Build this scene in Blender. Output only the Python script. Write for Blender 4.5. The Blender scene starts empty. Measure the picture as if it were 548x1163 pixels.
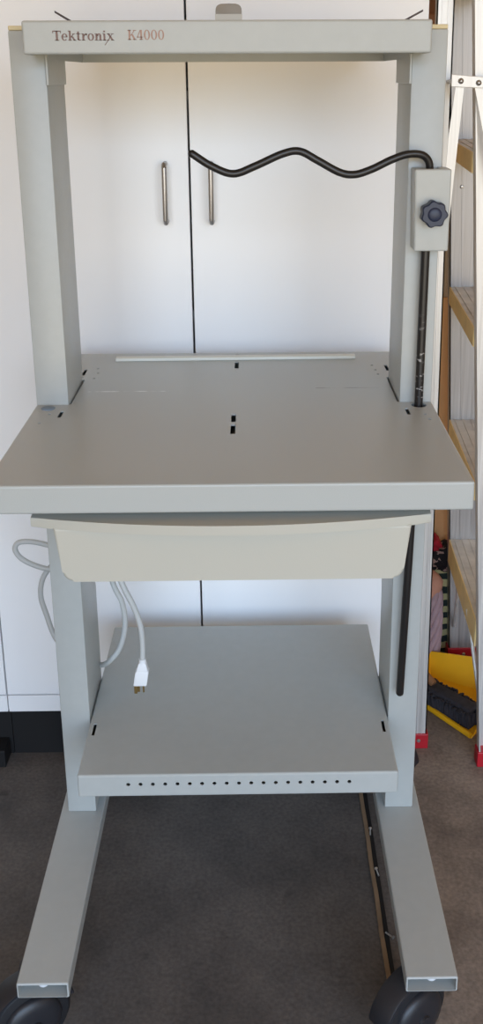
import bpy, bmesh, math, random
from mathutils import Vector, Matrix
random.seed(7)
scene = bpy.context.scene
COL = scene.collection
PI = math.pi

# ------------------------------------------------------------------ helpers
def srgb(r, g, b):
    f = lambda c: ((c/255)/12.92 if c/255 <= .04045 else ((c/255+.055)/1.055)**2.4)
    return (f(r), f(g), f(b), 1)

def mat(name, col, rough=.5, metal=0, bump=0, bscale=200, var=0, vscale=8, coat=0, spec=.5):
    m = bpy.data.materials.new(name); m.use_nodes = True
    nt = m.node_tree; b = nt.nodes['Principled BSDF']
    b.inputs['Base Color'].default_value = col
    b.inputs['Roughness'].default_value = rough
    b.inputs['Metallic'].default_value = metal
    b.inputs['Specular IOR Level'].default_value = spec
    tc = nt.nodes.new('ShaderNodeTexCoord')
    if var:
        n = nt.nodes.new('ShaderNodeTexNoise'); n.inputs['Scale'].default_value = vscale; n.inputs['Detail'].default_value = 6
        nt.links.new(tc.outputs['Object'], n.inputs['Vector'])
        r = nt.nodes.new('ShaderNodeMapRange'); r.inputs['From Min'].default_value = .3; r.inputs['From Max'].default_value = .7
        r.inputs['To Min'].default_value = 1-var; r.inputs['To Max'].default_value = 1+var
        nt.links.new(n.outputs['Fac'], r.inputs['Value'])
        mx = nt.nodes.new('ShaderNodeMix'); mx.data_type = 'RGBA'; mx.blend_type = 'MULTIPLY'
        mx.inputs['Factor'].default_value = 1; mx.inputs['A'].default_value = col
        nt.links.new(r.outputs['Result'], mx.inputs['B'])
        nt.links.new(mx.outputs['Result'], b.inputs['Base Color'])
    if bump:
        n2 = nt.nodes.new('ShaderNodeTexNoise'); n2.inputs['Scale'].default_value = bscale; n2.inputs['Detail'].default_value = 3
        nt.links.new(tc.outputs['Object'], n2.inputs['Vector'])
        bp = nt.nodes.new('ShaderNodeBump'); bp.inputs['Strength'].default_value = bump; bp.inputs['Distance'].default_value = .002
        nt.links.new(n2.outputs['Fac'], bp.inputs['Height']); nt.links.new(bp.outputs['Normal'], b.inputs['Normal'])
    return m

def obj(name, bm, m, parent=None, smooth=False):
    bmesh.ops.recalc_face_normals(bm, faces=bm.faces)
    me = bpy.data.meshes.new(name); bm.to_mesh(me); bm.free()
    for mm in (m if isinstance(m, (list, tuple)) else [m]): me.materials.append(mm)
    if smooth:
        me.polygons.foreach_set('use_smooth', [True]*len(me.polygons))
        try: me.set_sharp_from_angle(angle=math.radians(38))
        except Exception: pass
    o = bpy.data.objects.new(name, me); COL.objects.link(o)
    if parent is not None: o.parent = parent
    return o

def thing(name, label, cat, loc=(0, 0, 0), group=None):
    o = bpy.data.objects.new(name, None); COL.objects.link(o); o.location = loc
    o.empty_display_size = .05
    o['label'] = label; o['category'] = cat
    if group: o['group'] = group
    return o

def tag(o, label, cat, group=None):
    o['label'] = label; o['category'] = cat
    if group: o['group'] = group
    return o

def struct(o, label=None, cat=None):
    o['kind'] = 'structure'
    if label: o['label'] = label
    if cat: o['category'] = cat
    return o

def box(bm, x0, x1, y0, y1, z0, z1, bev=0, seg=2, mi=0):
    r = bmesh.ops.create_cube(bm, size=1)
    vs = r['verts']
    bmesh.ops.scale(bm, vec=(x1-x0, y1-y0, z1-z0), verts=vs)
    bmesh.ops.translate(bm, vec=((x0+x1)/2, (y0+y1)/2, (z0+z1)/2), verts=vs)
    if mi:
        for f in {f for v in vs for f in v.link_faces}: f.material_index = mi
    if bev:
        es = list({e for v in vs for e in v.link_edges})
        bmesh.ops.bevel(bm, geom=es, offset=bev, segments=seg, affect='EDGES', profile=.5)

def prism(bm, outline, axis, a0, a1, bev=0, seg=2, mi=0):
    """closed 2-D outline extruded along axis (0,1,2) from a0 to a1"""
    def P(u, v, a):
        return {0: (a, u, v), 1: (u, a, v), 2: (u, v, a)}[axis]
    v0 = [bm.verts.new(P(u, v, a0)) for u, v in outline]
    v1 = [bm.verts.new(P(u, v, a1)) for u, v in outline]
    n = len(outline); fs = [bm.faces.new(v0), bm.faces.new(v1[::-1])]
    for i in range(n):
        fs.append(bm.faces.new((v0[i], v1[i], v1[(i+1) % n], v0[(i+1) % n])))
    for f in fs: f.material_index = mi
    if bev:
        es = [e for f in fs[:2] for e in f.edges]
        bmesh.ops.bevel(bm, geom=es, offset=bev, segments=seg, affect='EDGES', profile=.5)

def hexa(bm, bot, top, bev=0, mi=0):
    """four corners below, four above (same order)"""
    b = [bm.verts.new(p) for p in bot]; t = [bm.verts.new(p) for p in top]
    fs = [bm.faces.new(b[::-1]), bm.faces.new(t)]
    for i in range(4): fs.append(bm.faces.new((b[i], b[(i+1) % 4], t[(i+1) % 4], t[i])))
    for f in fs: f.material_index = mi
    if bev:
        es = list({e for f in fs for e in f.edges})
        bmesh.ops.bevel(bm, geom=es, offset=bev, segments=2, affect='EDGES', profile=.5)

def cyl(bm, p0, p1, r0, r1=None, n=20, mi=0, bev=0):
    r1 = r0 if r1 is None else r1
    p0, p1 = Vector(p0), Vector(p1); d = (p1-p0).normalized()
    a = d.orthogonal().normalized(); b = d.cross(a)
    c0 = [bm.verts.new(p0+r0*(a*math.cos(2*PI*i/n)+b*math.sin(2*PI*i/n))) for i in range(n)]
    c1 = [bm.verts.new(p1+r1*(a*math.cos(2*PI*i/n)+b*math.sin(2*PI*i/n))) for i in range(n)]
    fs = [bm.faces.new(c0), bm.faces.new(c1[::-1])]
    for i in range(n): fs.append(bm.faces.new((c0[i], c1[i], c1[(i+1) % n], c0[(i+1) % n])))
    for f in fs: f.material_index = mi
    if bev:
        es = list(fs[0].edges)+list(fs[1].edges)
        bmesh.ops.bevel(bm, geom=es, offset=bev, segments=2, affect='EDGES', profile=.5)

def lathe(bm, prof, c, axis, n=32, mi=0):
    """profile [(radius, along)] turned about axis through c"""
    c = Vector(c); d = Vector(axis).normalized(); a = d.orthogonal().normalized(); b = d.cross(a)
    rings = []
    for r, h in prof:
        if r < 1e-6: rings.append([bm.verts.new(c+d*h)])
        else: rings.append([bm.verts.new(c+d*h+r*(a*math.cos(2*PI*i/n)+b*math.sin(2*PI*i/n))) for i in range(n)])
    for k in range(len(rings)-1):
        A, B = rings[k], rings[k+1]
        for i in range(n):
            j = (i+1) % n
            if len(A) == 1 and len(B) == 1: continue
            if len(A) == 1: f = bm.faces.new((A[0], B[i], B[j]))
            elif len(B) == 1: f = bm.faces.new((A[i], A[j], B[0]))
            else: f = bm.faces.new((A[i], A[j], B[j], B[i]))
            f.material_index = mi

def smooth_path(pts, k=8):
    P = [Vector(p) for p in pts]; P = [2*P[0]-P[1]]+P+[2*P[-1]-P[-2]]; out = []
    for i in range(1, len(P)-2):
        for s in range(k):
            t = s/k; a, b, c, d = P[i-1], P[i], P[i+1], P[i+2]
            out.append(.5*((2*b)+(-a+c)*t+(2*a-5*b+4*c-d)*t*t+(-a+3*b-3*c+d)*t**3))
    out.append(P[-2]); return out

def tube(bm, path, r, n=14, mi=0, round_end=False):
    path = [Vector(p) for p in path]
    R = [r]*len(path) if not isinstance(r, (list, tuple)) else list(r)
    if round_end:
        d = (path[-1]-path[-2]).normalized()
        for t in (.5, .8, .97): path.append(path[-1]+d*r*(.3 if t < .9 else .17)); R.append(r*math.sqrt(max(0, 1-t*t)))
    t0 = (path[1]-path[0]).normalized(); a = t0.orthogonal().normalized(); rings = []
    for i, p in enumerate(path):
        t = (path[min(i+1, len(path)-1)]-path[max(i-1, 0)]).normalized()
        a = (a-t*a.dot(t)).normalized(); b = t.cross(a)
        rings.append([bm.verts.new(p+R[i]*(a*math.cos(2*PI*k/n)+b*math.sin(2*PI*k/n))) for k in range(n)])
    fs = [bm.faces.new(rings[0][::-1]), bm.faces.new(rings[-1])]
    for A, B in zip(rings, rings[1:]):
        for k in range(n): fs.append(bm.faces.new((A[k], A[(k+1) % n], B[(k+1) % n], B[k])))
    for f in fs: f.material_index = mi

def cut(o, bm):
    """subtract the solids in bm from mesh object o"""
    bmesh.ops.recalc_face_normals(bm, faces=bm.faces)
    me = bpy.data.meshes.new('tmp'); bm.to_mesh(me); bm.free()
    c = bpy.data.objects.new('tmp', me); COL.objects.link(c)
    md = o.modifiers.new('b', 'BOOLEAN'); md.operation = 'DIFFERENCE'; md.object = c; md.solver = 'EXACT'
    dg = bpy.context.evaluated_depsgraph_get(); dg.update()
    new = bpy.data.meshes.new_from_object(o.evaluated_get(dg))
    new.polygons.foreach_set('use_smooth', [False]*len(new.polygons))
    o.modifiers.clear(); old = o.data; o.data = new; new.name = old.name+'_cut'
    bpy.data.objects.remove(c); bpy.data.meshes.remove(me); bpy.data.meshes.remove(old)

# ------------------------------------------------------------------ materials
PAINT = mat('grey_enamel', srgb(173, 176, 173), .33, bump=.12, bscale=900, var=.02, vscale=60)
CREAM = mat('cream_plastic', srgb(184, 181, 169), .45, bump=.05, bscale=400)
BEIGE = mat('beige_cap', srgb(208, 192, 150), .5)
BLACKPAINT = mat('black_coated_steel', srgb(30, 28, 28), .33)
RUBBER = mat('black_rubber', srgb(26, 26, 29), .6)
HUBM = mat('black_plastic', srgb(36, 36, 40), .42)
NAVY = mat('navy_plastic', srgb(38, 46, 68), .45)
WHITELAM = mat('white_laminate', srgb(246, 246, 246), .5, var=.012, vscale=3)
STRIPM = mat('white_strip', srgb(222, 222, 212), .5)
STEEL = mat('satin_steel', srgb(176, 173, 170), .38, metal=1)
ZINC = mat('zinc_bolt', srgb(205, 208, 212), .3, metal=.9)
CORDM = mat('pale_grey_vinyl', srgb(188, 190, 188), .5)
PLUGM = mat('white_vinyl', srgb(228, 230, 232), .5)
BRASS = mat('brass', srgb(150, 125, 80), .35, metal=1)
DARK = mat('dark_brown_metal', srgb(62, 44, 36), .5)
TABM = mat('grey_plastic', srgb(150, 142, 130), .5)
TABL = mat('pale_grey_plastic', srgb(205, 202, 192), .5)
CAPM = mat('blue_grey_plastic', srgb(120, 135, 150), .5)
INK1 = mat('brown_ink', srgb(124, 100, 94), .6)
INK2 = mat('tan_ink', srgb(166, 134, 120), .6)
BLACKB = mat('black_board_and_shade', srgb(9, 8, 10), .7)
REDP = mat('red_plastic', srgb(178, 24, 38), .45)
TREAD = mat('tan_step', srgb(250, 220, 156), .5, var=.08, vscale=25)  # tan tone of the step risers
TREADTOP = mat('worn_step_tread', srgb(220, 212, 198), .42, metal=.3, var=.2, vscale=18)
YELLOW = mat('yellow_plastic', srgb(238, 176, 22), .45, var=.06, vscale=12)
BRIST = mat('dark_bristle', srgb(52, 50, 56), .8, var=.25, vscale=90)
WOODB = mat('brown_wood', srgb(150, 105, 70), .6, var=.15, vscale=20)
ORANGEW = mat('orange_tan_wood', srgb(240, 188, 134), .6, var=.1, vscale=7)
WALLM = mat('garage_wall', srgb(196, 178, 152), .8, bump=.2, bscale=60, var=.05, vscale=3)
CEILM = mat('garage_ceiling', srgb(216, 186, 136), .85, var=.04, vscale=3)
JOINT = mat('weathered_joint_timber', srgb(128, 106, 82), .85, var=.25, vscale=14)
STUDM = mat('brown_beam_wood', srgb(172, 122, 86), .6, var=.15, vscale=9)
YARN = mat('mauve_yarn', srgb(165, 138, 142), .9, bump=.8, bscale=260, var=.12, vscale=40)
YARNT = mat('salmon_cloth', srgb(200, 146, 124), .9, bump=.4, bscale=120, var=.1, vscale=30)
REDC = mat('red_cloth', srgb(176, 28, 48), .9, bump=.4, bscale=100)

def make_alu(name, metal, c0, c1):
    m = mat(name, srgb(208, 206, 204), .38, metal=metal)
    nt = m.node_tree; b = nt.nodes['Principled BSDF']
    tc = nt.nodes.new('ShaderNodeTexCoord'); mp = nt.nodes.new('ShaderNodeMapping')
    mp.inputs['Scale'].default_value = (160, 160, 3)
    n = nt.nodes.new('ShaderNodeTexNoise'); n.inputs['Scale'].default_value = 1; n.inputs['Detail'].default_value = 4
    nt.links.new(tc.outputs['Object'], mp.inputs['Vector']); nt.links.new(mp.outputs['Vector'], n.inputs['Vector'])
    r = nt.nodes.new('ShaderNodeMapRange'); r.inputs['To Min'].default_value = .3; r.inputs['To Max'].default_value = .55
    nt.links.new(n.outputs['Fac'], r.inputs['Value']); nt.links.new(r.outputs['Result'], b.inputs['Roughness'])
    rc = nt.nodes.new('ShaderNodeValToRGB')
    rc.color_ramp.elements[0].position = .3; rc.color_ramp.elements[0].color = c0
    rc.color_ramp.elements[1].position = .7; rc.color_ramp.elements[1].color = c1
    nt.links.new(n.outputs['Fac'], rc.inputs['Fac']); nt.links.new(rc.outputs['Color'], b.inputs['Base Color'])
    return m
ALU = make_alu('brushed_aluminium', .45, srgb(200, 197, 193), srgb(226, 223, 218))
ALU_SHADE = make_alu('shaded_aluminium', .55, srgb(160, 156, 154), srgb(186, 183, 181))  # same ladder metal with the far rail's shade put into its colour

def make_rodwear():
    m = mat('worn_black_steel', srgb(30, 28, 28), .35)
    nt = m.node_tree; b = nt.nodes['Principled BSDF']
    tc = nt.nodes.new('ShaderNodeTexCoord'); sp = nt.nodes.new('ShaderNodeSeparateXYZ'); nt.links.new(tc.outputs['Object'], sp.inputs[0])
    mp = nt.nodes.new('ShaderNodeMapping'); mp.inputs['Scale'].default_value = (60, 60, 160)
    n = nt.nodes.new('ShaderNodeTexNoise'); n.inputs['Scale'].default_value = 1.0; n.inputs['Detail'].default_value = 5
    nt.links.new(tc.outputs['Object'], mp.inputs['Vector']); nt.links.new(mp.outputs['Vector'], n.inputs['Vector'])
    g = nt.nodes.new('ShaderNodeMapRange'); g.inputs['From Min'].default_value = .60; g.inputs['From Max'].default_value = .64
    nt.links.new(n.outputs['Fac'], g.inputs['Value'])
    # wear sits on the stretch just above the work surface
    z = nt.nodes.new('ShaderNodeMapRange'); z.inputs['From Min'].default_value = 1.06; z.inputs['From Max'].default_value = 1.0
    nt.links.new(sp.outputs['Z'], z.inputs['Value'])
    z2 = nt.nodes.new('ShaderNodeMapRange'); z2.inputs['From Min'].default_value = .915; z2.inputs['From Max'].default_value = .93
    nt.links.new(sp.outputs['Z'], z2.inputs['Value'])
    a = nt.nodes.new('ShaderNodeMath'); a.operation = 'MULTIPLY'; nt.links.new(g.outputs[0], a.inputs[0]); nt.links.new(z.outputs[0], a.inputs[1])
    a2 = nt.nodes.new('ShaderNodeMath'); a2.operation = 'MULTIPLY'; nt.links.new(a.outputs[0], a2.inputs[0]); nt.links.new(z2.outputs[0], a2.inputs[1])
    mx = nt.nodes.new('ShaderNodeMix'); mx.data_type = 'RGBA'; mx.inputs['A'].default_value = srgb(30, 28, 28); mx.inputs['B'].default_value = srgb(150, 148, 146)
    nt.links.new(a2.outputs[0], mx.inputs['Factor']); nt.links.new(mx.outputs['Result'], b.inputs['Base Color'])
    return m
RODWEAR = make_rodwear()

def make_floor():
    m = mat('concrete', srgb(110, 104, 98), .75, bump=.35, bscale=120)
    nt = m.node_tree; b = nt.nodes['Principled BSDF']; L = nt.links.new
    tc = nt.nodes.new('ShaderNodeTexCoord')
    n = nt.nodes.new('ShaderNodeTexNoise'); n.inputs['Scale'].default_value = 5; n.inputs['Detail'].default_value = 9; n.inputs['Roughness'].default_value = .65
    L(tc.outputs['Object'], n.inputs['Vector'])
    r1 = nt.nodes.new('ShaderNodeValToRGB'); e = r1.color_ramp.elements
    e[0].position = .32; e[0].color = srgb(68, 64, 62); e[1].position = .68; e[1].color = srgb(100, 93, 88)
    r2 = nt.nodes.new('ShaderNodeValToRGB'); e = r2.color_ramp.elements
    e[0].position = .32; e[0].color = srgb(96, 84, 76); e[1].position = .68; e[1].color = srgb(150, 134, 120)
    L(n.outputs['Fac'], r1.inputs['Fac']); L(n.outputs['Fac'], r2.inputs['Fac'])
    # concrete turns browner and paler from beneath the right foot rightwards
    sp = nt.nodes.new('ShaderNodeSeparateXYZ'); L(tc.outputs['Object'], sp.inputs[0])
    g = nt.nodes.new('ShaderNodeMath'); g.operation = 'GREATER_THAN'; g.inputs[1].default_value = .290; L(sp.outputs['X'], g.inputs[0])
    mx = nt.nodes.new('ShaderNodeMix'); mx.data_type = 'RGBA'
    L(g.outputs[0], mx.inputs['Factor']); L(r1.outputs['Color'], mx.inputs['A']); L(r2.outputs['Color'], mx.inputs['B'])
    # dark oil spots
    v = nt.nodes.new('ShaderNodeTexNoise'); v.inputs['Scale'].default_value = 17; v.inputs['Detail'].default_value = 2
    L(tc.outputs['Object'], v.inputs['Vector'])
    s = nt.nodes.new('ShaderNodeMapRange'); s.inputs['From Min'].default_value = .68; s.inputs['From Max'].default_value = .76
    s.inputs['To Min'].default_value = 1; s.inputs['To Max'].default_value = .62; L(v.outputs['Fac'], s.inputs['Value'])
    f = nt.nodes.new('ShaderNodeTexNoise'); f.inputs['Scale'].default_value = 140; f.inputs['Detail'].default_value = 4
    L(tc.outputs['Object'], f.inputs['Vector'])
    fr = nt.nodes.new('ShaderNodeMapRange'); fr.inputs['From Min'].default_value = .3; fr.inputs['From Max'].default_value = .7
    fr.inputs['To Min'].default_value = .78; fr.inputs['To Max'].default_value = 1.2; L(f.outputs['Fac'], fr.inputs['Value'])
    mu = nt.nodes.new('ShaderNodeMath'); mu.operation = 'MULTIPLY'; L(s.outputs[0], mu.inputs[0]); L(fr.outputs[0], mu.inputs[1])
    m2 = nt.nodes.new('ShaderNodeMix'); m2.data_type = 'RGBA'; m2.blend_type = 'MULTIPLY'; m2.inputs['Factor'].default_value = 1
    L(mx.outputs['Result'], m2.inputs['A']); L(mu.outputs[0], m2.inputs['B']); L(m2.outputs['Result'], b.inputs['Base Color'])
    return m
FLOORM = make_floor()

def make_desk():
    """same enamel, with the two thin scratches worn across the back of the work surface"""
    m = mat('scratched_grey_enamel', srgb(173, 176, 173), .30, bump=.12, bscale=900)
    nt = m.node_tree; b = nt.nodes['Principled BSDF']; L = nt.links.new
    tc = nt.nodes.new('ShaderNodeTexCoord'); sp = nt.nodes.new('ShaderNodeSeparateXYZ'); L(tc.outputs['Object'], sp.inputs[0])
    def band(src, lo, hi):
        a = nt.nodes.new('ShaderNodeMath'); a.operation = 'GREATER_THAN'; a.inputs[1].default_value = lo; L(src, a.inputs[0])
        c = nt.nodes.new('ShaderNodeMath'); c.operation = 'LESS_THAN'; c.inputs[1].default_value = hi; L(src, c.inputs[0])
        d = nt.nodes.new('ShaderNodeMath'); d.operation = 'MULTIPLY'; L(a.outputs[0], d.inputs[0]); L(c.outputs[0], d.inputs[1]); return d.outputs[0]
    def mul(p, q):
        d = nt.nodes.new('ShaderNodeMath'); d.operation = 'MULTIPLY'; L(p, d.inputs[0]); L(q, d.inputs[1]); return d.outputs[0]
    n = nt.nodes.new('ShaderNodeTexNoise'); n.inputs['Scale'].default_value = 45; L(tc.outputs['Object'], n.inputs['Vector'])
    br = nt.nodes.new('ShaderNodeMapRange'); br.inputs['From Min'].default_value = .4; br.inputs['From Max'].default_value = .6; L(n.outputs['Fac'], br.inputs['Value'])
    left = mul(mul(band(sp.outputs['X'], -.233, -.106), band(sp.outputs['Y'], .0635, .0665)), br.outputs[0])
    right = mul(mul(band(sp.outputs['X'], .128, .229), band(sp.outputs['Y'], .0735, .0765)), br.outputs[0])
    m1 = nt.nodes.new('ShaderNodeMix'); m1.data_type = 'RGBA'; m1.inputs['A'].default_value = srgb(173, 176, 173); m1.inputs['B'].default_value = srgb(238, 240, 238); L(left, m1.inputs['Factor'])
    m2 = nt.nodes.new('ShaderNodeMix'); m2.data_type = 'RGBA'; m2.inputs['B'].default_value = srgb(120, 118, 114); L(m1.outputs['Result'], m2.inputs['A']); L(right, m2.inputs['Factor'])
    L(m2.outputs['Result'], b.inputs['Base Color'])
    return m
DESKM = make_desk()

def make_stripes():
    m = mat('striped_cloth', srgb(200, 196, 150), .9, bump=.3, bscale=300)
    nt = m.node_tree; b = nt.nodes['Principled BSDF']; L = nt.links.new
    tc = nt.nodes.new('ShaderNodeTexCoord')
    w = nt.nodes.new('ShaderNodeTexWave'); w.wave_type = 'BANDS'; w.bands_direction = 'Z'
    w.inputs['Scale'].default_value = 9; w.inputs['Distortion'].default_value = 2.2; w.inputs['Detail'].default_value = 1; w.inputs['Detail Scale'].default_value = 1.2
    L(tc.outputs['Object'], w.inputs['Vector'])
    r = nt.nodes.new('ShaderNodeValToRGB'); r.color_ramp.interpolation = 'CONSTANT'
    r.color_ramp.elements[0].color = srgb(44, 58, 56); r.color_ramp.elements[1].position = .5; r.color_ramp.elements[1].color = srgb(212, 204, 150)
    L(w.outputs['Fac'], r.inputs['Fac']); L(r.outputs['Color'], b.inputs['Base Color'])
    return m
STRIPES = make_stripes()

def make_print():
    m = mat('printed_dark_cloth', srgb(30, 24, 28), .9, bump=.3, bscale=200)
    nt = m.node_tree; b = nt.nodes['Principled BSDF']; L = nt.links.new
    tc = nt.nodes.new('ShaderNodeTexCoord')
    n = nt.nodes.new('ShaderNodeTexNoise'); n.inputs['Scale'].default_value = 70; n.inputs['Detail'].default_value = 2; L(tc.outputs['Object'], n.inputs['Vector'])
    r = nt.nodes.new('ShaderNodeValToRGB'); r.color_ramp.interpolation = 'CONSTANT'
    r.color_ramp.elements[0].color = srgb(28, 22, 26); r.color_ramp.elements[1].position = .56; r.color_ramp.elements[1].color = srgb(170, 140, 130)
    L(n.outputs['Fac'], r.inputs['Fac']); L(r.outputs['Color'], b.inputs['Base Color'])
    return m
PRINT = make_print()

# ------------------------------------------------------------------ the garage shell
GX0, GX1, GY0, GY1, GZ = -2.6, 3.2, -3.6, .88, 3.0
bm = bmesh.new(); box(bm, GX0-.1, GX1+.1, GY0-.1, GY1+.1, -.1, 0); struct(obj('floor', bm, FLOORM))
bm = bmesh.new(); box(bm, GX0-.1, GX1+.1, GY0-.1, GY1+.1, GZ, GZ+.1); struct(obj('ceiling', bm, CEILM))
bm = bmesh.new(); box(bm, GX0-.1, GX0, GY0-.1, GY1+.1, 0, GZ); struct(obj('wall_left', bm, WALLM))
bm = bmesh.new(); box(bm, GX1, GX1+.1, GY0-.1, GY1+.1, 0, GZ); struct(obj('wall_right', bm, WALLM))
bm = bmesh.new(); box(bm, GX0, GX1, GY1, GY1+.1, 0, GZ); struct(obj('wall_back', bm, WALLM))
DX0, DX1, DZ = -1.5, 2.9, 2.7            # the open garage door behind the camera
bm = bmesh.new()
box(bm, GX0, DX0, GY0-.1, GY0, 0, GZ); box(bm, DX1, GX1, GY0-.1, GY0, 0, GZ); box(bm, DX0, DX1, GY0-.1, GY0, DZ, GZ)
struct(obj('wall_front', bm, WALLM))
bm = bmesh.new()
random.seed(3)
N = 40
for i in range(N):                            # timber expansion strip between the two slabs
    y0 = -1.2+i*(1.75/N); y1 = y0+1.75/N
    f0 = .0007*math.sin(i*1.7); f1 = .0007*math.sin((i+1)*1.7)
    hexa(bm, [(.2345+f0, y0, 0), (.2425+f0, y0, 0), (.2425+f1, y1, 0), (.2345+f1, y1, 0)],
         [(.2349+f0, y0, .003), (.2421+f0, y0, .003), (.2421+f1, y1, .003), (.2349+f1, y1, .003)])
struct(obj('trim_1', bm, JOINT))
bm = bmesh.new(); box(bm, .2424, .2500, -1.2, .55, 0, .0016); struct(obj('foot_shade_strip', bm, BLACKB))  # black strip laid down for the deep shade under the right foot
bm = bmesh.new(); box(bm, .33, .425, .83, .88, 1.30, GZ, .003); box(bm, .33, .43, .80, .88, 1.28, 1.515, .003)
struct(obj('trim_2', bm, STUDM))

# ------------------------------------------------------------------ the instrument cart
W, WI, PD = .300, .2513, .133
HF, DZT, SZ = .170, .916, .360
cart = thing('instrument_cart', 'pale grey steel rolling instrument cart with cream drawer, lower shelf and bent black arm', 'cart')

def post(s):
    bm = bmesh.new(); a, b = sorted((s*W, s*WI))
    box(bm, a, b, 0, PD, HF, 1.4515, .0022)
    o = obj('post', bm, PAINT, cart, True)
    bm = bmesh.new(); box(bm, a+.0005, b-.0005, .0005, PD-.0005, 1.4515, 1.4575, .0012)
    c = obj('end_cap', bm, BEIGE, o); c['label'] = 'beige plastic end cap'
for s in (-1, 1): post(s)

# base feet: open rectangular tubes running front to back
FX0, FX1, FY0, FY1, FZ0 = .239, .3127, -.349, .335, .1438
def foot(s):
    a, b = sorted((s*FX0, s*FX1)); t = .0024
    bm = bmesh.new(); box(bm, a, b, FY0, FY1, FZ0, HF, .0025, 3)
    o = obj('foot', bm, PAINT, cart, True)
    c = bmesh.new(); box(c, a+t, b-t, FY0-.02, FY1+.02, FZ0+t, HF-t, .0012); cut(o, c)
    bm = bmesh.new(); cx = (a+b)/2
    lathe(bm, [(0, .0118), (.003, .0114), (.0062, .0105), (.0078, .0085), (.0082, .002), (0, .002)], (cx, FY0+.010, HF), (0, 0, -1), 16)
    k = obj('bolt', bm, PLUGM, o, True); k['label'] = 'white caster bolt end inside the open tube'
    return o
feet = [foot(s) for s in (-1, 1)]
def caster(x, y, ang):
    n = Vector((math.sin(ang), -math.cos(ang), 0)); c = Vector((x, y, .062)); off = n.cross(Vector((0, 0, 1)))*.018
    bm = bmesh.new()
    lathe(bm, [(.0, -.017), (.046, -.017), (.056, -.015), (.061, -.009), (.062, 0), (.061, .009), (.056, .015), (.046, .017), (0, .017)], c+off, n, 40)
    o = obj('caster', bm, RUBBER, cart, True)
    for sd in (-1, 1):
        bm = bmesh.new()
        lathe(bm, [(0, .0295), (.018, .0295), (.03, .0285), (.0405, .025), (.044, .020), (.0445, .0165), (0, .0165)], c+off, n*sd, 40)
        lathe(bm, [(0, .0335), (.009, .033), (.010, .0295), (0, .0295)], c+off, n*sd, 24)
        obj('wheel_hub', bm, HUBM, o, True)
    # hood over the tread, and the swivel stem up to the tube
    bm = bmesh.new(); a = n.cross(Vector((0, 0, 1))); prof = []
    for k in range(25):
        t = math.radians(8+k*6.5)
        prof.append((math.cos(t), math.sin(t)))
    P = lambda q, r, h: bm.verts.new(c+off+a*(q[0]*r)+Vector((0, 0, q[1]*r))+n*h)
    rows = [[P(q, .0632, -.019), P(q, .0668, -.019), P(q, .0682, -.016), P(q, .0682, .016), P(q, .0668, .019), P(q, .0632, .019)] for q in prof]
    for A, B in zip(rows, rows[1:]):
        for k in range(6): bm.faces.new((A[k], A[(k+1) % 6], B[(k+1) % 6], B[k]))
    bm.faces.new(rows[0]); bm.faces.new(rows[-1][::-1])
    cyl(bm, (x, y, .122), (x, y, FZ0), .013, n=20)
    cyl(bm, (x, y, FZ0-.006), (x, y, FZ0), .026, n=24, bev=.001)
    obj('hood', bm, HUBM, o, True)
for x, y, a in ((-.297, -.292, .55), (.270, -.292, .62), (-.276, .285, -.4), (.276, .285, 2.5)): caster(x, y, a)

# work surface: sheet steel pan with slots
bm = bmesh.new(); box(bm, -W-.0005, W+.0005, -.318, .295, .878, DZT, .003, 3)
desk = obj('work_surface', bm, DESKM, cart, True)
c = bmesh.new(); box(c, -W+.002, W-.002, -.316, .293, .88, DZT-.002); cut(desk, c)
c = bmesh.new()
def slot(x, y0, y1, w=.0027): box(c, x-w, x+w, y0, y1, DZT-.02, DZT+.02)
slot(-.2555, -.060, -.031); slot(.2575, -.060, -.031)
slot(-.2555, .158, .192); slot(.2555, .172, .206)
for y0, y1 in ((-.086, -.052), (-.137, -.098), (.192, .232), (.264, .282)): slot(0, y0, y1, .0034)
for s in (-1, 1): box(c, *sorted((s*(WI-.0032), s*(WI+.001))), .002, PD-.001, DZT-.02, DZT+.02)
for x, y in ((-.236, .196), (-.232, .169), (-.234, .138), (.232, .204), (.235, .176), (.236, .150), (-.272, -.045), (-.279, -.085), (.281, -.06), (.284, -.082)):
    cyl(c, (x, y, DZT-.02), (x, y, DZT+.02), .0026, n=10)
cyl(c, (.2785, -.016, DZT-.02), (.2785, -.016, DZT+.02), .0115, n=20)
cut(desk, c)
bm = bmesh.new(); lathe(bm, [(0, .0018), (.0085, .0018), (.0105, .0008), (.0108, -.002), (0, -.002)], (-.279, -.018, DZT), (0, 0, 1), 24)
k = obj('hole_plug', bm, CAPM, desk, True); k['label'] = 'blue-grey round hole plug'
bm = bmesh.new()
hexa(bm, [(-.212, .240, DZT), (.208, .246, DZT), (.208, .262, DZT), (-.212, .256, DZT)],
     [(-.212, .240, DZT+.0055), (.208, .246, DZT+.0055), (.208, .262, DZT+.0055), (-.212, .256, DZT+.0055)], .0012)
k = obj('stop_strip', bm, STRIPM, cart); k['label'] = 'thin white strip along the back of the work surface'

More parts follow.
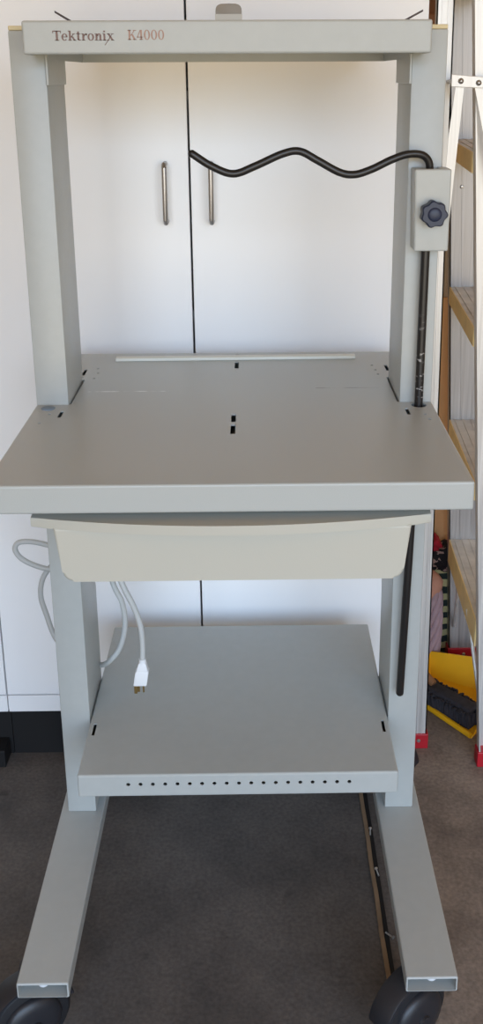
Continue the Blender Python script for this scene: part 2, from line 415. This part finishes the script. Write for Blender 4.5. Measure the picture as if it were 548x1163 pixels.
# drawer
bm = bmesh.new(); o2 = []
for i in range(25):
    t = -1+2*i/24; o2.append((.001+t*.2515, -.299-.031*(1-t*t)))
o2 += [(.2525, -.285), (.2525, -.26), (-.2505, -.26), (-.2505, -.285)]
def drawer_body():
    bm = bmesh.new(); n = 8; r = .014; prof = []
    xt0, xt1, xb0, xb1, zt, zb = -.222, .227, -.2135, .219, .8545, .780
    prof += [(xt0, zt)]
    for k in range(n+1):
        a = PI+k*(PI/2)/n; prof.append((xb0+r+r*math.cos(a), zb+r+r*math.sin(a)))
    for k in range(n+1):
        a = 1.5*PI+k*(PI/2)/n; prof.append((xb1-r+r*math.cos(a), zb+r+r*math.sin(a)))
    prof += [(xt1, zt)]
    prism(bm, prof, 1, -.308, .12, .004, 3)
    return bm
drawer = obj('drawer', drawer_body(), CREAM, cart, True)
c = bmesh.new(); box(c, -.208, .213, -.295, .112, .788, .90); cut(drawer, c)
prism(bm, o2, 2, .8525, .8655, .0022, 3)
obj('drawer_lip', bm, CREAM, drawer, True)
for s in (-1, 1):
    bm = bmesh.new(); a, b = sorted((s*.2285, s*.2495)); box(bm, a, b, -.255, .12, .868, .914, .001)
    x0, x1 = sorted((s*.2195, s*.2445)); box(bm, x0, x1, -.255, .12, .846, .868, .001)
    obj('drawer_runner', bm, PAINT, cart)

# lower shelf
bm = bmesh.new(); box(bm, -.2490, .2490, -.147, .295, .320, SZ, .003, 3)
shelf = obj('lower_shelf', bm, PAINT, cart, True)
c = bmesh.new(); box(c, -.247, .247, -.145, .293, .322, SZ-.002); cut(shelf, c)
c = bmesh.new()
for i in range(19):
    x = -.1705+i*(.3435/18); cyl(c, (x, -.17, .3425), (x, -.13, .3425), .0031, n=12)
for s in (-1, 1): box(c, s*.2395-.0024, s*.2395+.0024, -.047, -.016, SZ-.02, SZ+.02)
cut(shelf, c)
for s in (-1, 1):
    bm = bmesh.new(); a, b = sorted((s*.2492, s*.2516)); box(bm, a, b, .004, .125, .325, .352)
    obj('shelf_bracket', bm, PAINT, shelf)

# top shelf with its lettering
bm = bmesh.new(); box(bm, -.268, .268, -.061, -.0008, 1.419, 1.461, .003, 3)
top = obj('top_shelf', bm, PAINT, cart, True)
c = bmesh.new(); box(c, -.266, .266, -.059, .05, 1.40, 1.4575); cut(top, c)     # folded sheet, open underneath
bm = bmesh.new(); box(bm, -.2495, .2495, -.0585, .295, 1.4575, 1.460)
for s in (-1, 1): box(bm, *sorted((s*.2475, s*.2495)), .0, .295, 1.4135, 1.4575)
box(bm, -.2495, .2495, .293, .295, 1.4135, 1.4575)
obj('shelf_pan', bm, PAINT, top)
for s in (-1, 1):
    bm = bmesh.new(); a, b = sorted((s*(WI-.003), s*(WI-.0002))); box(bm, a, b, -.004, PD, 1.380, 1.42, .0006)
    obj('shelf_bracket', bm, PAINT, top)
bm = bmesh.new(); ol = [(-.022, 1.460), (.0165, 1.460)]
for k in range(13):
    t = PI*k/12; u = math.cos(t); ol.append((-.00275+.01925*math.copysign(abs(u)**.45, u), 1.4825+.0105*math.sin(t)**.8))
prism(bm, ol, 1, .128, .138, .0012)
k = obj('stop_tab', bm, TABM, top, True); k['label'] = 'grey rounded tab standing on the top shelf'
bm = bmesh.new(); box(bm, -.0225, .017, .1255, .128, 1.460, 1.4785, .0005)
k = obj('tab_plate', bm, TABL, top); k['label'] = 'pale plate at the foot of the tab'
for x0, x1 in ((-.259, -.222), (.285, .243)):
    bm = bmesh.new(); h = .0014
    hexa(bm, [(x1, .131, 1.459), (x1+.007*(1 if x1 < 0 else -1), .131, 1.459), (x1+.007*(1 if x1 < 0 else -1), .135, 1.459), (x1, .135, 1.459)],
         [(x0, .131, 1.4812), (x0, .131, 1.4842), (x0, .134, 1.4842), (x0, .134, 1.4812)])
    k = obj('prong', bm, DARK, top); k['label'] = 'thin dark prong sticking up behind the top shelf'

# lettering: slab-serif strokes built in units of the cap height
class Pen:
    def __init__(s, bm, x, z, h, y, k=1): s.bm, s.x, s.z, s.h, s.y, s.k = bm, x, z, h, y, k
    def poly(s, pts):
        v = [s.bm.verts.new((s.x+u*s.h*s.k, s.y, s.z+w*s.h)) for u, w in pts]
        v2 = [s.bm.verts.new((s.x+u*s.h*s.k, s.y+.0004, s.z+w*s.h)) for u, w in pts]
        s.bm.faces.new(v); s.bm.faces.new(v2[::-1]); n = len(pts)
        for i in range(n): s.bm.faces.new((v[i], v2[i], v2[(i+1) % n], v[(i+1) % n]))
    def rect(s, a, b, c, d): s.poly([(a, b), (c, b), (c, d), (a, d)])
    def diag(s, u0, w0, u1, w1, t): s.poly([(u0, w0), (u0+t, w0), (u1+t, w1), (u1, w1)])
    def ring(s, cx, cy, rx, ry, tx, ty, a0=0, a1=360, n=24):
        for i in range(n):
            p, q = (math.radians(a0+(a1-a0)*k/n) for k in (i, i+1))
            s.poly([(cx+rx*math.cos(p), cy+ry*math.sin(p)), (cx+rx*math.cos(q), cy+ry*math.sin(q)),
                    (cx+(rx-tx)*math.cos(q), cy+(ry-ty)*math.sin(q)), (cx+(rx-tx)*math.cos(p), cy+(ry-ty)*math.sin(p))])
    def glyph(s, ch):
        R, D = s.rect, s.diag
        if ch == 'T':
            R(.33, 0, .54, 1); R(0, .9, .87, 1); R(0, .74, .07, .95); R(.80, .74, .87, .95); R(.2, 0, .67, .07); a = .90
        elif ch == 'e':
            s.ring(.31, .35, .31, .37, .17, .08, 0, 318); R(.12, .33, .56, .40); a = .68
        elif ch == 'k':
            R(.09, 0, .28, 1.0); R(0, .94, .2, 1.0); R(0, 0, .37, .06); D(.22, .32, .52, .68, .10); D(.56, 0, .30, .42, .2); R(.42, .64, .74, .70); R(.48, 0, .82, .06); a = .82
        elif ch == 't':
            R(.12, .1, .31, .92); R(0, .64, .46, .71); s.ring(.32, .16, .2, .17, .19, .08, 180, 330, 10); a = .54
        elif ch == 'r':
            R(.09, 0, .28, .70); R(0, .64, .2, .70); R(0, 0, .40, .06); s.ring(.46, .40, .24, .31, .1, .12, 60, 180, 10); R(.42, .52, .58, .70); a = .62
        elif ch == 'o':
            s.ring(.33, .35, .33, .37, .18, .07); a = .72
        elif ch == 'n':
            R(.09, 0, .28, .70); R(0, .64, .2, .70); R(0, 0, .36, .06); R(.49, 0, .68, .48); s.ring(.44, .44, .24, .28, .18, .10, 0, 180, 12); R(.41, 0, .77, .06); a = .81
        elif ch == 'i':
            R(.09, 0, .28, .70); R(0, .64, .2, .70); R(0, 0, .37, .06); R(.09, .82, .28, 1.0); a = .42
        elif ch == 'x':
            D(.50, 0, .06, .70, .21); D(-.26, -.50, .56, .70, .075); R(0, .64, .32, .70); R(.42, .64, .74, .70); R(-.02, 0, .26, .06); R(.42, 0, .76, .06); a = .78
        elif ch == 'K':
            R(.12, 0, .31, 1); R(0, .93, .43, 1); R(0, 0, .43, .07); D(.27, .40, .70, .96, .10); D(.68, 0, .40, .56, .2); R(.58, .93, .95, 1); R(.56, 0, .98, .07); a = 1.0
        elif ch == '4':
            R(.38, 0, .55, 1); D(.0, .24, .34, 1, .09); R(0, .23, .68, .32); R(.26, 0, .66, .07); a = .76
        elif ch == '0':
            s.ring(.33, .5, .33, .52, .16, .07, 0, 360, 28); a = .76
        s.x += a*s.h*s.k
    def write(s, txt):
        for ch in txt: s.glyph(ch)
YT = -.0616
bm = bmesh.new(); pen = Pen(bm, -.2280, 1.4362, .0121, YT, 1.055); pen.write('Tektronix'); e1 = pen.x
k = obj('lettering', bm, INK1, top); k['label'] = 'brown printed maker name'
bm = bmesh.new(); pen = Pen(bm, -.1305, 1.4368, .0121, YT); pen.write('K4000')
k = obj('lettering', bm, INK2, top); k['label'] = 'tan printed model number'

# clamp box, rods and knob
bm = bmesh.new(); hexa(bm, [(.2585, -.040, 1.153), (.3065, -.040, 1.153), (.3065, .0, 1.153), (.2585, .0, 1.153)],
     [(.2555, -.040, 1.267), (.3065, -.040, 1.267), (.3065, .0, 1.267), (.2555, .0, 1.267)], .0022)
clamp = obj('clamp_box', bm, PAINT, cart, True)
c = bmesh.new(); box(c, .272, .292, -.030, -.006, 1.255, 1.29); cut(clamp, c)
bm = bmesh.new(); prof = []
kc = (.2815, 1.2075); n = 112
for i in range(n):
    t = 2*PI*i/n; r = .0177+.0013*math.cos(7*t+.5); prof.append((kc[0]+r*math.cos(t), kc[1]+r*math.sin(t)))
prism(bm, prof, 1, -.0605, -.046)
v0 = [bm.verts.new((kc[0]+(u-kc[0])*1.0, -.0605, kc[1]+(v-kc[1])*1.0)) for u, v in prof]
v1 = [bm.verts.new((kc[0]+(u-kc[0])*.90, -.0628, kc[1]+(v-kc[1])*.90)) for u, v in prof]
bm.faces.new(v1)
for i in range(n): bm.faces.new((v0[i], v0[(i+1) % n], v1[(i+1) % n], v1[i]))
lathe(bm, [(0, .0655), (.007, .0652), (.0095, .0635), (.0105, .061), (0, .061)], (kc[0], 0, kc[1]), (0, -1, 0), 24)
cyl(bm, (kc[0], -.048, kc[1]), (kc[0], -.038, kc[1]), .009, n=20)
k = obj('knob', bm, NAVY, clamp, True); k['label'] = 'dark blue seven-lobed clamp knob'
bm = bmesh.new(); tube(bm, [(.279, -.016, 1.262), (.2785, -.016, 1.10), (.278, -.016, .918), (.273, -.016, .66), (.2672, -.016, .412)], .0064, 18, round_end=True)
k = obj('support_rod', bm, RODWEAR, cart, True); k['label'] = 'straight black rod through the clamp and work surface'
arm = [(.2795, -.018, 1.235), (.2795, -.019, 1.262), (.2765, -.021, 1.277), (.266, -.024, 1.2855), (.247, -.027, 1.2865), (.225, -.03, 1.280), (.195, -.03, 1.266), (.172, -.03, 1.2595), (.151, -.03, 1.263),
       (.121, -.03, 1.279), (.096, -.03, 1.2915), (.072, -.03, 1.288), (.035, -.03, 1.272), (.004, -.03, 1.2615), (-.026, -.03, 1.272), (-.0535, -.03, 1.2895)]
bm = bmesh.new(); tube(bm, smooth_path(arm, 8), .0054, 18, round_end=True)
k = obj('bent_arm', bm, BLACKPAINT, cart, True); k['label'] = 'black wavy arm bent over to the left'

# power cord
cord = [(-.285, .128, .585), (-.300, .175, .585), (-.337, .2, .582), (-.372, .2, .591), (-.397, .2, .590), (-.405, .2, .577), (-.396, .2, .559), (-.372, .2, .544), (-.345, .2, .536),
        (-.318, .195, .540), (-.318, .21, .552), (-.342, .215, .538), (-.362, .212, .511), (-.368, .21, .476), (-.360, .208, .439), (-.345, .20, .395),
        (-.315, .18, .374), (-.276, .155, .372), (-.247, .12, .386), (-.226, .10, .410), (-.209, .10, .436), (-.199, .10, .478), (-.202, .10, .521), (-.216, .10, .560),
        (-.225, .085, .64), (-.222, .06, .72), (-.214, .045, .742), (-.206, .035, .72), (-.198, .025, .64), (-.188, .02, .600), (-.172, .02, .560), (-.162, .02, .524), (-.160, .02, .49), (-.1612, .02, .4555)]
bm = bmesh.new(); tube(bm, smooth_path(cord, 7), .0049, 12)
pc = obj('power_cord', bm, CORDM, cart, True); pc['label'] = 'pale grey power cord looped behind the left post'
bm = bmesh.new(); px, pz = -.1655, .4125
hexa(bm, [(px-.0125, .011, pz), (px+.0105, .011, pz), (px+.0105, .029, pz), (px-.0125, .029, pz)],
     [(px-.008, .012, pz+.027), (px+.0145, .012, pz+.027), (px+.0145, .028, pz+.027), (px-.008, .028, pz+.027)], .002)
hexa(bm, [(px-.007, .0125, pz+.026), (px+.0135, .0125, pz+.026), (px+.0135, .0275, pz+.026), (px-.007, .0275, pz+.026)],
     [(px-.002, .0145, pz+.042), (px+.010, .0145, pz+.042), (px+.010, .0255, pz+.042), (px-.002, .0255, pz+.042)], .0015)
cyl(bm, (px+.0045, .02, pz+.041), (px+.0043, .02, pz+.048), .0062, n=16)
pl = obj('plug', bm, PLUGM, pc, True); pl['label'] = 'white three-prong plug hanging above the lower shelf'
for (a, y, w, h) in ((-.0085, .014, .0026, .015), (-.0052, .025, .0022, .019), (.0045, .016, .0014, .014)):
    bm = bmesh.new(); box(bm, px+a-w, px+a+w, y-.001, y+.001, pz-h, pz+.002, .0003); obj('prong', bm, BRASS, pc)

# ------------------------------------------------------------------ cabinets
CY = .37
def cabinet(x0, x1, gap, label, strip0, strip1, handle=(-.125, -.0435)):
    t = thing('storage_cabinet', label, 'cabinet', ((x0+x1)/2, CY+.2, 0))
    inv = Matrix.Translation((-(x0+x1)/2, -CY-.2, 0))
    def P(name, bm, m, par=None, sm=False):
        o = obj(name, bm, m, t if par is None else par, sm)
        if par is None: o.matrix_parent_inverse = inv
        return o
    z0, zt = .116, 2.12
    bm = bmesh.new()
    box(bm, x0, x0+.016, CY+.021, .86, z0, zt); box(bm, x1-.016, x1, CY+.021, .86, z0, zt)
    box(bm, x0, x1, CY+.021, .86, zt-.016, zt); box(bm, x0, x1, CY+.021, .86, z0, z0+.016); box(bm, x0, x1, .852, .86, z0, zt)
    for zz in (.55, .95, 1.35, 1.75): box(bm, x0+.016, x1-.016, CY+.05, .852, zz, zz+.016)
    P('body', bm, WHITELAM)
    bm = bmesh.new(); box(bm, strip0, strip1, CY, CY+.021, z0, .1545, .001); P('base_strip', bm, WHITELAM)
    bm = bmesh.new(); box(bm, x0, x1, CY+.018, CY+.034, 0, z0)
    if x0 < -.6: box(bm, x1-.07, x1-.007, CY-.03, CY+.03, 0, .040, .002)
    k = P('kick_board', bm, BLACKB); k['label'] = 'black recessed kick board'
    doors = []
    for a, b, hx in ((x0+.0005, gap-.0019, handle[0]), (gap+.0019, x1-.001, handle[1])):
        bm = bmesh.new(); box(bm, a, b, CY, CY+.019, .1575, zt, .0012)
        d = P('door', bm, WHITELAM)
        z1, z2 = 1.1415, 1.2435
        pts = [(hx, CY+.001, z1), (hx, CY-.022, z1+.0005), (hx, CY-.026, z1+.005), (hx, CY-.026, z2-.005), (hx, CY-.022, z2-.0005), (hx, CY+.001, z2)]
        bm = bmesh.new(); tube(bm, pts, .0046, 16)
        h = P('handle', bm, STEEL, d, True)
    return t
cab = cabinet(-.493, .334, -.0823, 'tall white two-door cabinet with satin bar handles, behind the cart', -.4925, .334)
cab2 = cabinet(-1.33, -.4945, -.918, 'white cabinet whose edge shows at the far left, left of the two-handled cabinet', -1.33, -.4946, (-.96, -.876))

# ------------------------------------------------------------------ step ladder
lad = thing('step_ladder', 'folded aluminium step ladder with tan steps and red feet, right of the cart', 'ladder', (0, 0, 0))
def bx_left(z): return .4965-.0635*z
def cx_left(z): return .507-.0475*z                # left edge of the front (step) rails
def ax_left(z): return .3635-.0095*z               # left edge of the rear rails
ZT = 1.86
def rail(name, fn, w, yw, dirn, z0=.03, z1=ZT, t=.0025, fl=.024, m=None):
    """channel section: web at yw, flanges towards dirn"""
    bm = bmesh.new()
    def bar(u0, u1, a, b):
        ya, yb = sorted((a, b))
        hexa(bm, [(fn(z0)+u0, ya, z0), (fn(z0)+u1, ya, z0), (fn(z0)+u1, yb, z0), (fn(z0)+u0, yb, z0)],
             [(fn(z1)+u0, ya, z1), (fn(z1)+u1, ya, z1), (fn(z1)+u1, yb, z1), (fn(z1)+u0, yb, z1)])
    bar(0, w, yw, yw+dirn*t); bar(0, t, yw, yw+dirn*fl); bar(w-t, w, yw, yw+dirn*fl)
    for k in (.33, .66): bar(w*k-.0012, w*k+.0012, yw-dirn*.0012, yw+.0005*dirn)
    o = obj(name, bm, m or ALU, lad)
    bm = bmesh.new(); x = fn(.03); y0, y1 = sorted((yw-dirn*.004, yw+dirn*(fl+.003)))
    box(bm, x-.004, x+w+.004, y0, y1, 0, .036, .002)
    sh = obj('foot_cap', bm, REDP, o); sh['label'] = 'red plastic foot'
    yy = y0-.001 
    bm = bmesh.new(); lathe(bm, [(0, .0025), (.003, .002), (.0045, 0), (0, -.002)], (x+w*.45, y0, .02), (0, -1, 0), 14)
    obj('rivet', bm, ZINC, o, True)
    return o
rB = rail('front_rail', bx_left, .066, .347, -1)
rC = rail('front_rail', cx_left, .080, .726, 1, m=ALU_SHADE)
rA = rail('rear_rail', ax_left, .0305, .388, 1, fl=.016)
rD = rail('rear_rail', ax_left, .0305, .690, -1, fl=.016)
for z in (.945+.0, .635, .332, 1.262, 1.575):
    bm = bmesh.new(); x, xf = bx_left(z), cx_left(z)
    ya, yb = .3472, .7258
    def slab(u0, u1, za, zb, mi=0):
        g = lambda u: (x+u, xf+u*1.12)
        (n0, f0), (n1, f1) = g(u0), g(u1)
        hexa(bm, [(n0, ya, za), (n1, ya, za), (f1, yb, za), (f0, yb, za)], [(n0, ya, zb), (n1, ya, zb), (f1, yb, zb), (f0, yb, zb)], mi=mi)
    slab(.002, .066, z-.0025, z, 1)
    for k in range(4): slab(.010+k*.016, .013+k*.016, z-.0005, z+.0012, 1)
    h = .036 if z > .6 else .058
    slab(-.0005, .0022, z-h, z-.0001); slab(.0655, .068, z-.036, z-.0001)
    o = obj('step', bm, [TREAD, TREADTOP], lad); o['label'] = 'tan step with worn ribbed tread'
    if z < .6:
        for p, q in (((bx_left(z)+.006, .45, z-.03), (bx_left(.10)+.012, .351, .10)), ((cx_left(z)+.004, .61, z-.03), (cx_left(.10)+.012, .721, .10))):
            bm = bmesh.new(); cyl(bm, p, q, .0045, n=8); obj('step_brace', bm, ALU, lad)
for z in (.30, .95, 1.55):
    bm = bmesh.new(); x = ax_left(z); box(bm, x+.006, x+.026, .389, .689, z-.012, z+.012, .001); obj('cross_bar', bm, ALU, lad)
bm = bmesh.new(); box(bm, .342, .46, .31, .76, ZT-.004, ZT+.05, .004); obj('top_cap', bm, REDP, lad)
# spreader: plate with two rivets and two flat arms on the near side
bm = bmesh.new()
hexa(bm, [(.3655, .309, 1.3725), (.455, .309, 1.368), (.455, .312, 1.368), (.3655, .312, 1.3725)],
     [(.3655, .309, 1.3925), (.455, .309, 1.385), (.455, .312, 1.385), (.3655, .312, 1.3925)], .0008)
cyl(bm, (.375, .312, 1.38), (.375, .389, 1.38), .004, n=10); cyl(bm, (.445, .312, 1.376), (.445, .345, 1.376), .004, n=10)
spr = obj('spreader', bm, ALU, lad)
for x, z in ((.3815, 1.3815), (.4115, 1.3785)):
    bm = bmesh.new(); lathe(bm, [(0, .0045), (.0025, .004), (.0042, .0022), (.005, 0), (0, -.002)], (x, .309, z), (0, -1, 0), 18); obj('rivet', bm, STEEL, spr, True)
for pts in ([(.3745, 1.380), (.3885, 1.380), (.3835, 1.30), (.377, 1.20), (.3725, 1.12), (.359, 1.12), (.3625, 1.20), (.3655, 1.29)],
            [(.404, 1.380), (.419, 1.380), (.447, 1.27), (.480, 1.15), (.466, 1.15), (.431, 1.27)]):
    bm = bmesh.new(); prism(bm, pts, 1, .3125, .3155); obj('spreader_arm', bm, ALU, spr)
# rivets on the far rail and the grey sticker on the near rail
for z in (1.163, 1.30, 1.235, .925, .61):
    bm = bmesh.new(); lathe(bm, [(0, .003), (.003, .0025), (.0042, 0), (0, -.002)], (cx_left(z)+.064 if z != 1.163 else .477, .7255, z), (0, -1, 0), 14); obj('rivet', bm, STEEL, rC, True)
LABM = mat('grey_sticker', srgb(205, 202, 196), .5)
LABI = mat('sticker_ink', srgb(60, 56, 54), .6)
bm = bmesh.new(); xl = bx_left(1.55)+.021
hexa(bm, [(xl+.004, .3460, 1.458), (xl+.034, .3460, 1.458), (xl+.034, .3468, 1.458), (xl+.004, .3468, 1.458)],
     [(xl-.006, .3460, 1.60), (xl+.026, .3460, 1.60), (xl+.026, .3468, 1.60), (xl-.006, .3468, 1.60)])
k = obj('sticker', bm, LABM, rB); k['label'] = 'pale grey sticker'

# ------------------------------------------------------------------ floor clutter between the ladder rails
bm = bmesh.new()
P = {'f1': (.395, .562), 'f2': (.497, .418), 'b2': (.615, .560), 'b1': (.452, .655)}
def sheet(pts, t):                                   # a thin solid panel from an ordered quad with outward offset t
    n = (Vector(pts[1])-Vector(pts[0])).cross(Vector(pts[3])-Vector(pts[0])).normalized()*t
    hexa(bm, pts, [tuple(Vector(p)+n) for p in pts])
f1, f2, b2, b1 = (P[k] for k in ('f1', 'f2', 'b2', 'b1'))
hexa(bm, [(*f1, 0), (*f2, 0), (*b2, 0), (*b1, 0)], [(*f1, .006), (*f2, .006), (*b2, .003), (*b1, .003)])
sheet([(*b1, .0), (*b2, .0), (b2[0]+.02, b2[1]+.02, .085), (b1[0]-.005, b1[1]+.02, .060)], .003)
sheet([(*f2, .001), (*b2, .001), (b2[0]+.02, b2[1]+.02, .085), (f2[0]+.004, f2[1], .007)], .003)
sheet([(*b1, .001), (*f1, .001), (f1[0]-.003, f1[1], .007), (b1[0]-.005, b1[1]+.02, .060)], .003)
# rolled front lip
tube(bm, [(f1[0], f1[1], .0065), (f2[0], f2[1], .0065)], .0065, 10)
dp = tag(obj('dustpan', bm, YELLOW), 'yellow plastic dustpan on the floor under the step ladder', 'dustpan')

for (x, y, a), lb in zip(((.2450, .130, .3), (.2465, .027, -.5), (.2500, -.113, 1.9)),
        ('tiny bright screw lying in the floor joint, farthest back of three', 'tiny bright screw lying in the floor joint, middle one of three', 'tiny bright screw lying in the floor joint, nearest the right front caster')):
    bm = bmesh.new(); d = Vector((math.sin(a)*.3, math.cos(a), .05)).normalized(); c0 = Vector((x, y, .0046))
    cyl(bm, c0-d*.008, c0+d*.006, .0014, n=8); cyl(bm, c0+d*.006, c0+d*.009, .0014, .0032, n=12); cyl(bm, c0+d*.009, c0+d*.0095, .0032, n=12)
    tag(obj('screw', bm, ZINC), lb, 'screw', 'screws in the floor joint')
br = thing('hand_brush', 'dark-bristled hand brush lying in the yellow dustpan', 'brush', (.455, .50, .0075))
ax = Vector((.66, -.75, 0)).normalized(); nx = Vector((.75, .66, 0))
c0 = Vector((.010, .0145, .0))
bm = bmesh.new(); random.seed(5)
for i in range(34):
    for j in range(9):
        u = -.065+.140*i/33; v = -.024+.048*j/8
        p = c0+ax*(u+random.uniform(-.002, .002))+nx*v
        q = p+Vector((random.uniform(-.004, .004), random.uniform(-.004, .004), .034+random.uniform(-.003, .004)))+nx*(v*.15)
        cyl(bm, p, q, .0034, .0030, n=5)
o = obj('bristles', bm, BRIST, br); o['kind'] = 'stuff'
bm = bmesh.new()
def BX(u, v, z): return tuple(c0+ax*u+nx*v+Vector((0, 0, z)))
hexa(bm, [BX(-.062, -.020, .031), BX(.072, -.020, .031), BX(.072, .022, .031), BX(-.062, .022, .031)],
     [BX(-.06, -.014, .041), BX(.07, -.014, .041), BX(.07, .016, .041), BX(-.06, .016, .041)], .003)
obj('brush_block', bm, BRIST, br, True)
bm = bmesh.new(); tube(bm, [BX(-.045, .002, .043), BX(-.085, .002, .062), BX(-.105, .002, .068)], [.009, .010, .008], 12)
k = obj('handle', bm, WOODB, br, True); k['label'] = 'brown wooden handle'

# mauve yarn mop head
mop = thing('mop_head', 'mauve twisted yarn mop head standing behind the dustpan', 'mop', (.441, .705, 0))
bm = bmesh.new(); random.seed(11); cx, cy = 0, 0
for ring, n, R in ((0, 6, .014), (1, 10, .032)):
    for i in range(n):
        a0 = 2*PI*i/n+ring*.3; pts = []
        for k in range(10):
            t = k/9; a = a0+t*3.4; rr = R*(1.0-.25*abs(t-.5)-(.3 if k == 9 else 0))
            pts.append((rr*math.cos(a), rr*math.sin(a)*.9, 0.0095+t*.215))
        tube(bm, smooth_path(pts, 4), .0092, 10)
obj('yarn', bm, YARN, mop, True)
bm = bmesh.new(); lathe(bm, [(0, .262), (.016, .26), (.028, .25), (.033, .235), (.034, .215), (.030, .200), (0, .198)], (0, 0, 0), (0, 0, 1), 20)
for v in bm.verts: v.co.x += .004*math.sin(v.co.z*90+v.co.y*60)
k = obj('cloth_band', bm, YARNT, mop, True); k['label'] = 'salmon cloth band'

# striped bag with cloths stuffed in its top, board leaning on the wall behind
def sack(bm, x0, x1, y0, y1, z0, z1, amp=.008, seed=1):
    random.seed(seed)
    bmesh.ops.create_cube(bm, size=1)
    bmesh.ops.subdivide_edges(bm, edges=bm.edges[:], cuts=7, use_grid_fill=True)
    ph = [random.uniform(0, 6) for _ in range(6)]
    for v in bm.verts:
        x, y, z = v.co
        k = 1-.35*max(0, abs(z)*2-.55)**1.5
        if z < -.42: k = max(k, .9)
        px_ = (x0+x1)/2+x*(x1-x0)*k; py_ = (y0+y1)/2+y*(y1-y0)*k; pz_ = (z0+z1)/2+z*(z1-z0)
        w = amp*math.sin(9*z+ph[0]+5*x)+amp*.6*math.sin(17*x+ph[1]+7*z)
        if abs(z) < .49: px_ += w*.5*(1 if x > 0 else -1); py_ += w*.6*(-1 if y < 0 else 0)
        if z > .45: pz_ += amp*.7*math.sin(14*x+ph[2])
        v.co = (px_, py_, pz_)
bm = bmesh.new(); sack(bm, .405, .525, .765, .826, 0, .225, .006, 2)
tag(obj('cloth_bag', bm, STRIPES, None, True), 'green and cream striped cloth bag on the floor behind the mop head', 'bag')
bm = bmesh.new(); sack(bm, .420, .515, .766, .82, .221, .285, .008, 4)
tag(obj('folded_cloth', bm, PRINT, None, True), 'dark speckled cloth bundled on top of the striped bag', 'cloth')
bm = bmesh.new(); sack(bm, .430, .480, .766, .818, .280, .306, .005, 6)
tag(obj('folded_cloth', bm, REDC, None, True), 'small red cloth on top of the dark speckled cloth', 'cloth')
bm = bmesh.new(); hexa(bm, [(.40, .836, 0), (.53, .836, 0), (.53, .852, 0), (.40, .852, 0)], [(.40, .860, .89), (.53, .860, .89), (.53, .876, .89), (.40, .876, .89)], .002)
tag(obj('wooden_board', bm, ORANGEW), 'orange-tan wooden board leaning on the back wall behind the step ladder', 'board')

# ------------------------------------------------------------------ light: daylight through the open garage door
w = bpy.data.worlds.new('World'); scene.world = w; w.use_nodes = True
nt = w.node_tree; bg = nt.nodes['Background']
tc = nt.nodes.new('ShaderNodeTexCoord'); sp = nt.nodes.new('ShaderNodeSeparateXYZ'); nt.links.new(tc.outputs['Generated'], sp.inputs[0])
rmp = nt.nodes.new('ShaderNodeValToRGB'); mr = nt.nodes.new('ShaderNodeMapRange')
mr.inputs['From Min'].default_value = -1; nt.links.new(sp.outputs['Z'], mr.inputs['Value']); nt.links.new(mr.outputs['Result'], rmp.inputs['Fac'])
e = rmp.color_ramp.elements
e[0].position = .47; e[0].color = (.66, .55, .38, 1)
e[1].position = .60; e[1].color = (.72, .96, 1.30, 1)
k3 = e.new(.52); k3.color = (.58, .60, .58, 1)
nt.links.new(rmp.outputs['Color'], bg.inputs['Color']); bg.inputs['Strength'].default_value = 5.3
L = bpy.data.lights.new('garage_door_portal', 'AREA'); L.shape = 'RECTANGLE'; L.size = DX1-DX0; L.size_y = DZ
L.cycles.is_portal = True
lo = bpy.data.objects.new('garage_door_portal', L); COL.objects.link(lo)
lo.location = ((DX0+DX1)/2, GY0-.05, DZ/2); lo.rotation_euler = (PI/2, 0, 0)

# ------------------------------------------------------------------ camera (the photograph is an off-centre crop: lens shift)
cam = bpy.data.cameras.new('Camera'); co = bpy.data.objects.new('Camera', cam); COL.objects.link(co); scene.camera = co
f, pxx, pyy, pitch, yaw, roll = 1141.35, 306.234, 447.119, .3060806, .0138550, -.0043539
cyw, syw, cp, sp_ = math.cos(yaw), math.sin(yaw), math.cos(pitch), math.sin(pitch)
fwd = Vector((syw*cp, cyw*cp, -sp_)); rt = Vector((cyw, -syw, 0)); up = rt.cross(fwd)
cr, sr = math.cos(roll), math.sin(roll)
r2 = rt*cr+up*sr; u2 = -rt*sr+up*cr
M = Matrix((r2, u2, -fwd)).transposed().to_4x4(); M.translation = (.03382, -1.45546, 1.39083)
co.matrix_world = M
cam.sensor_fit = 'VERTICAL'; cam.sensor_height = 36; cam.lens = f/1163*36
cam.shift_x = (274-pxx)/1163; cam.shift_y = (pyy-581.5)/1163
cam.clip_start = .02

scene.view_settings.view_transform = 'Standard'; scene.view_settings.look = 'None'
scene.view_settings.gamma = 1; scene.view_settings.use_curve_mapping = False
scene.view_settings.exposure = 0.0
scene.cycles.use_denoising = True
scene.cycles.max_bounces = 8; scene.cycles.diffuse_bounces = 5
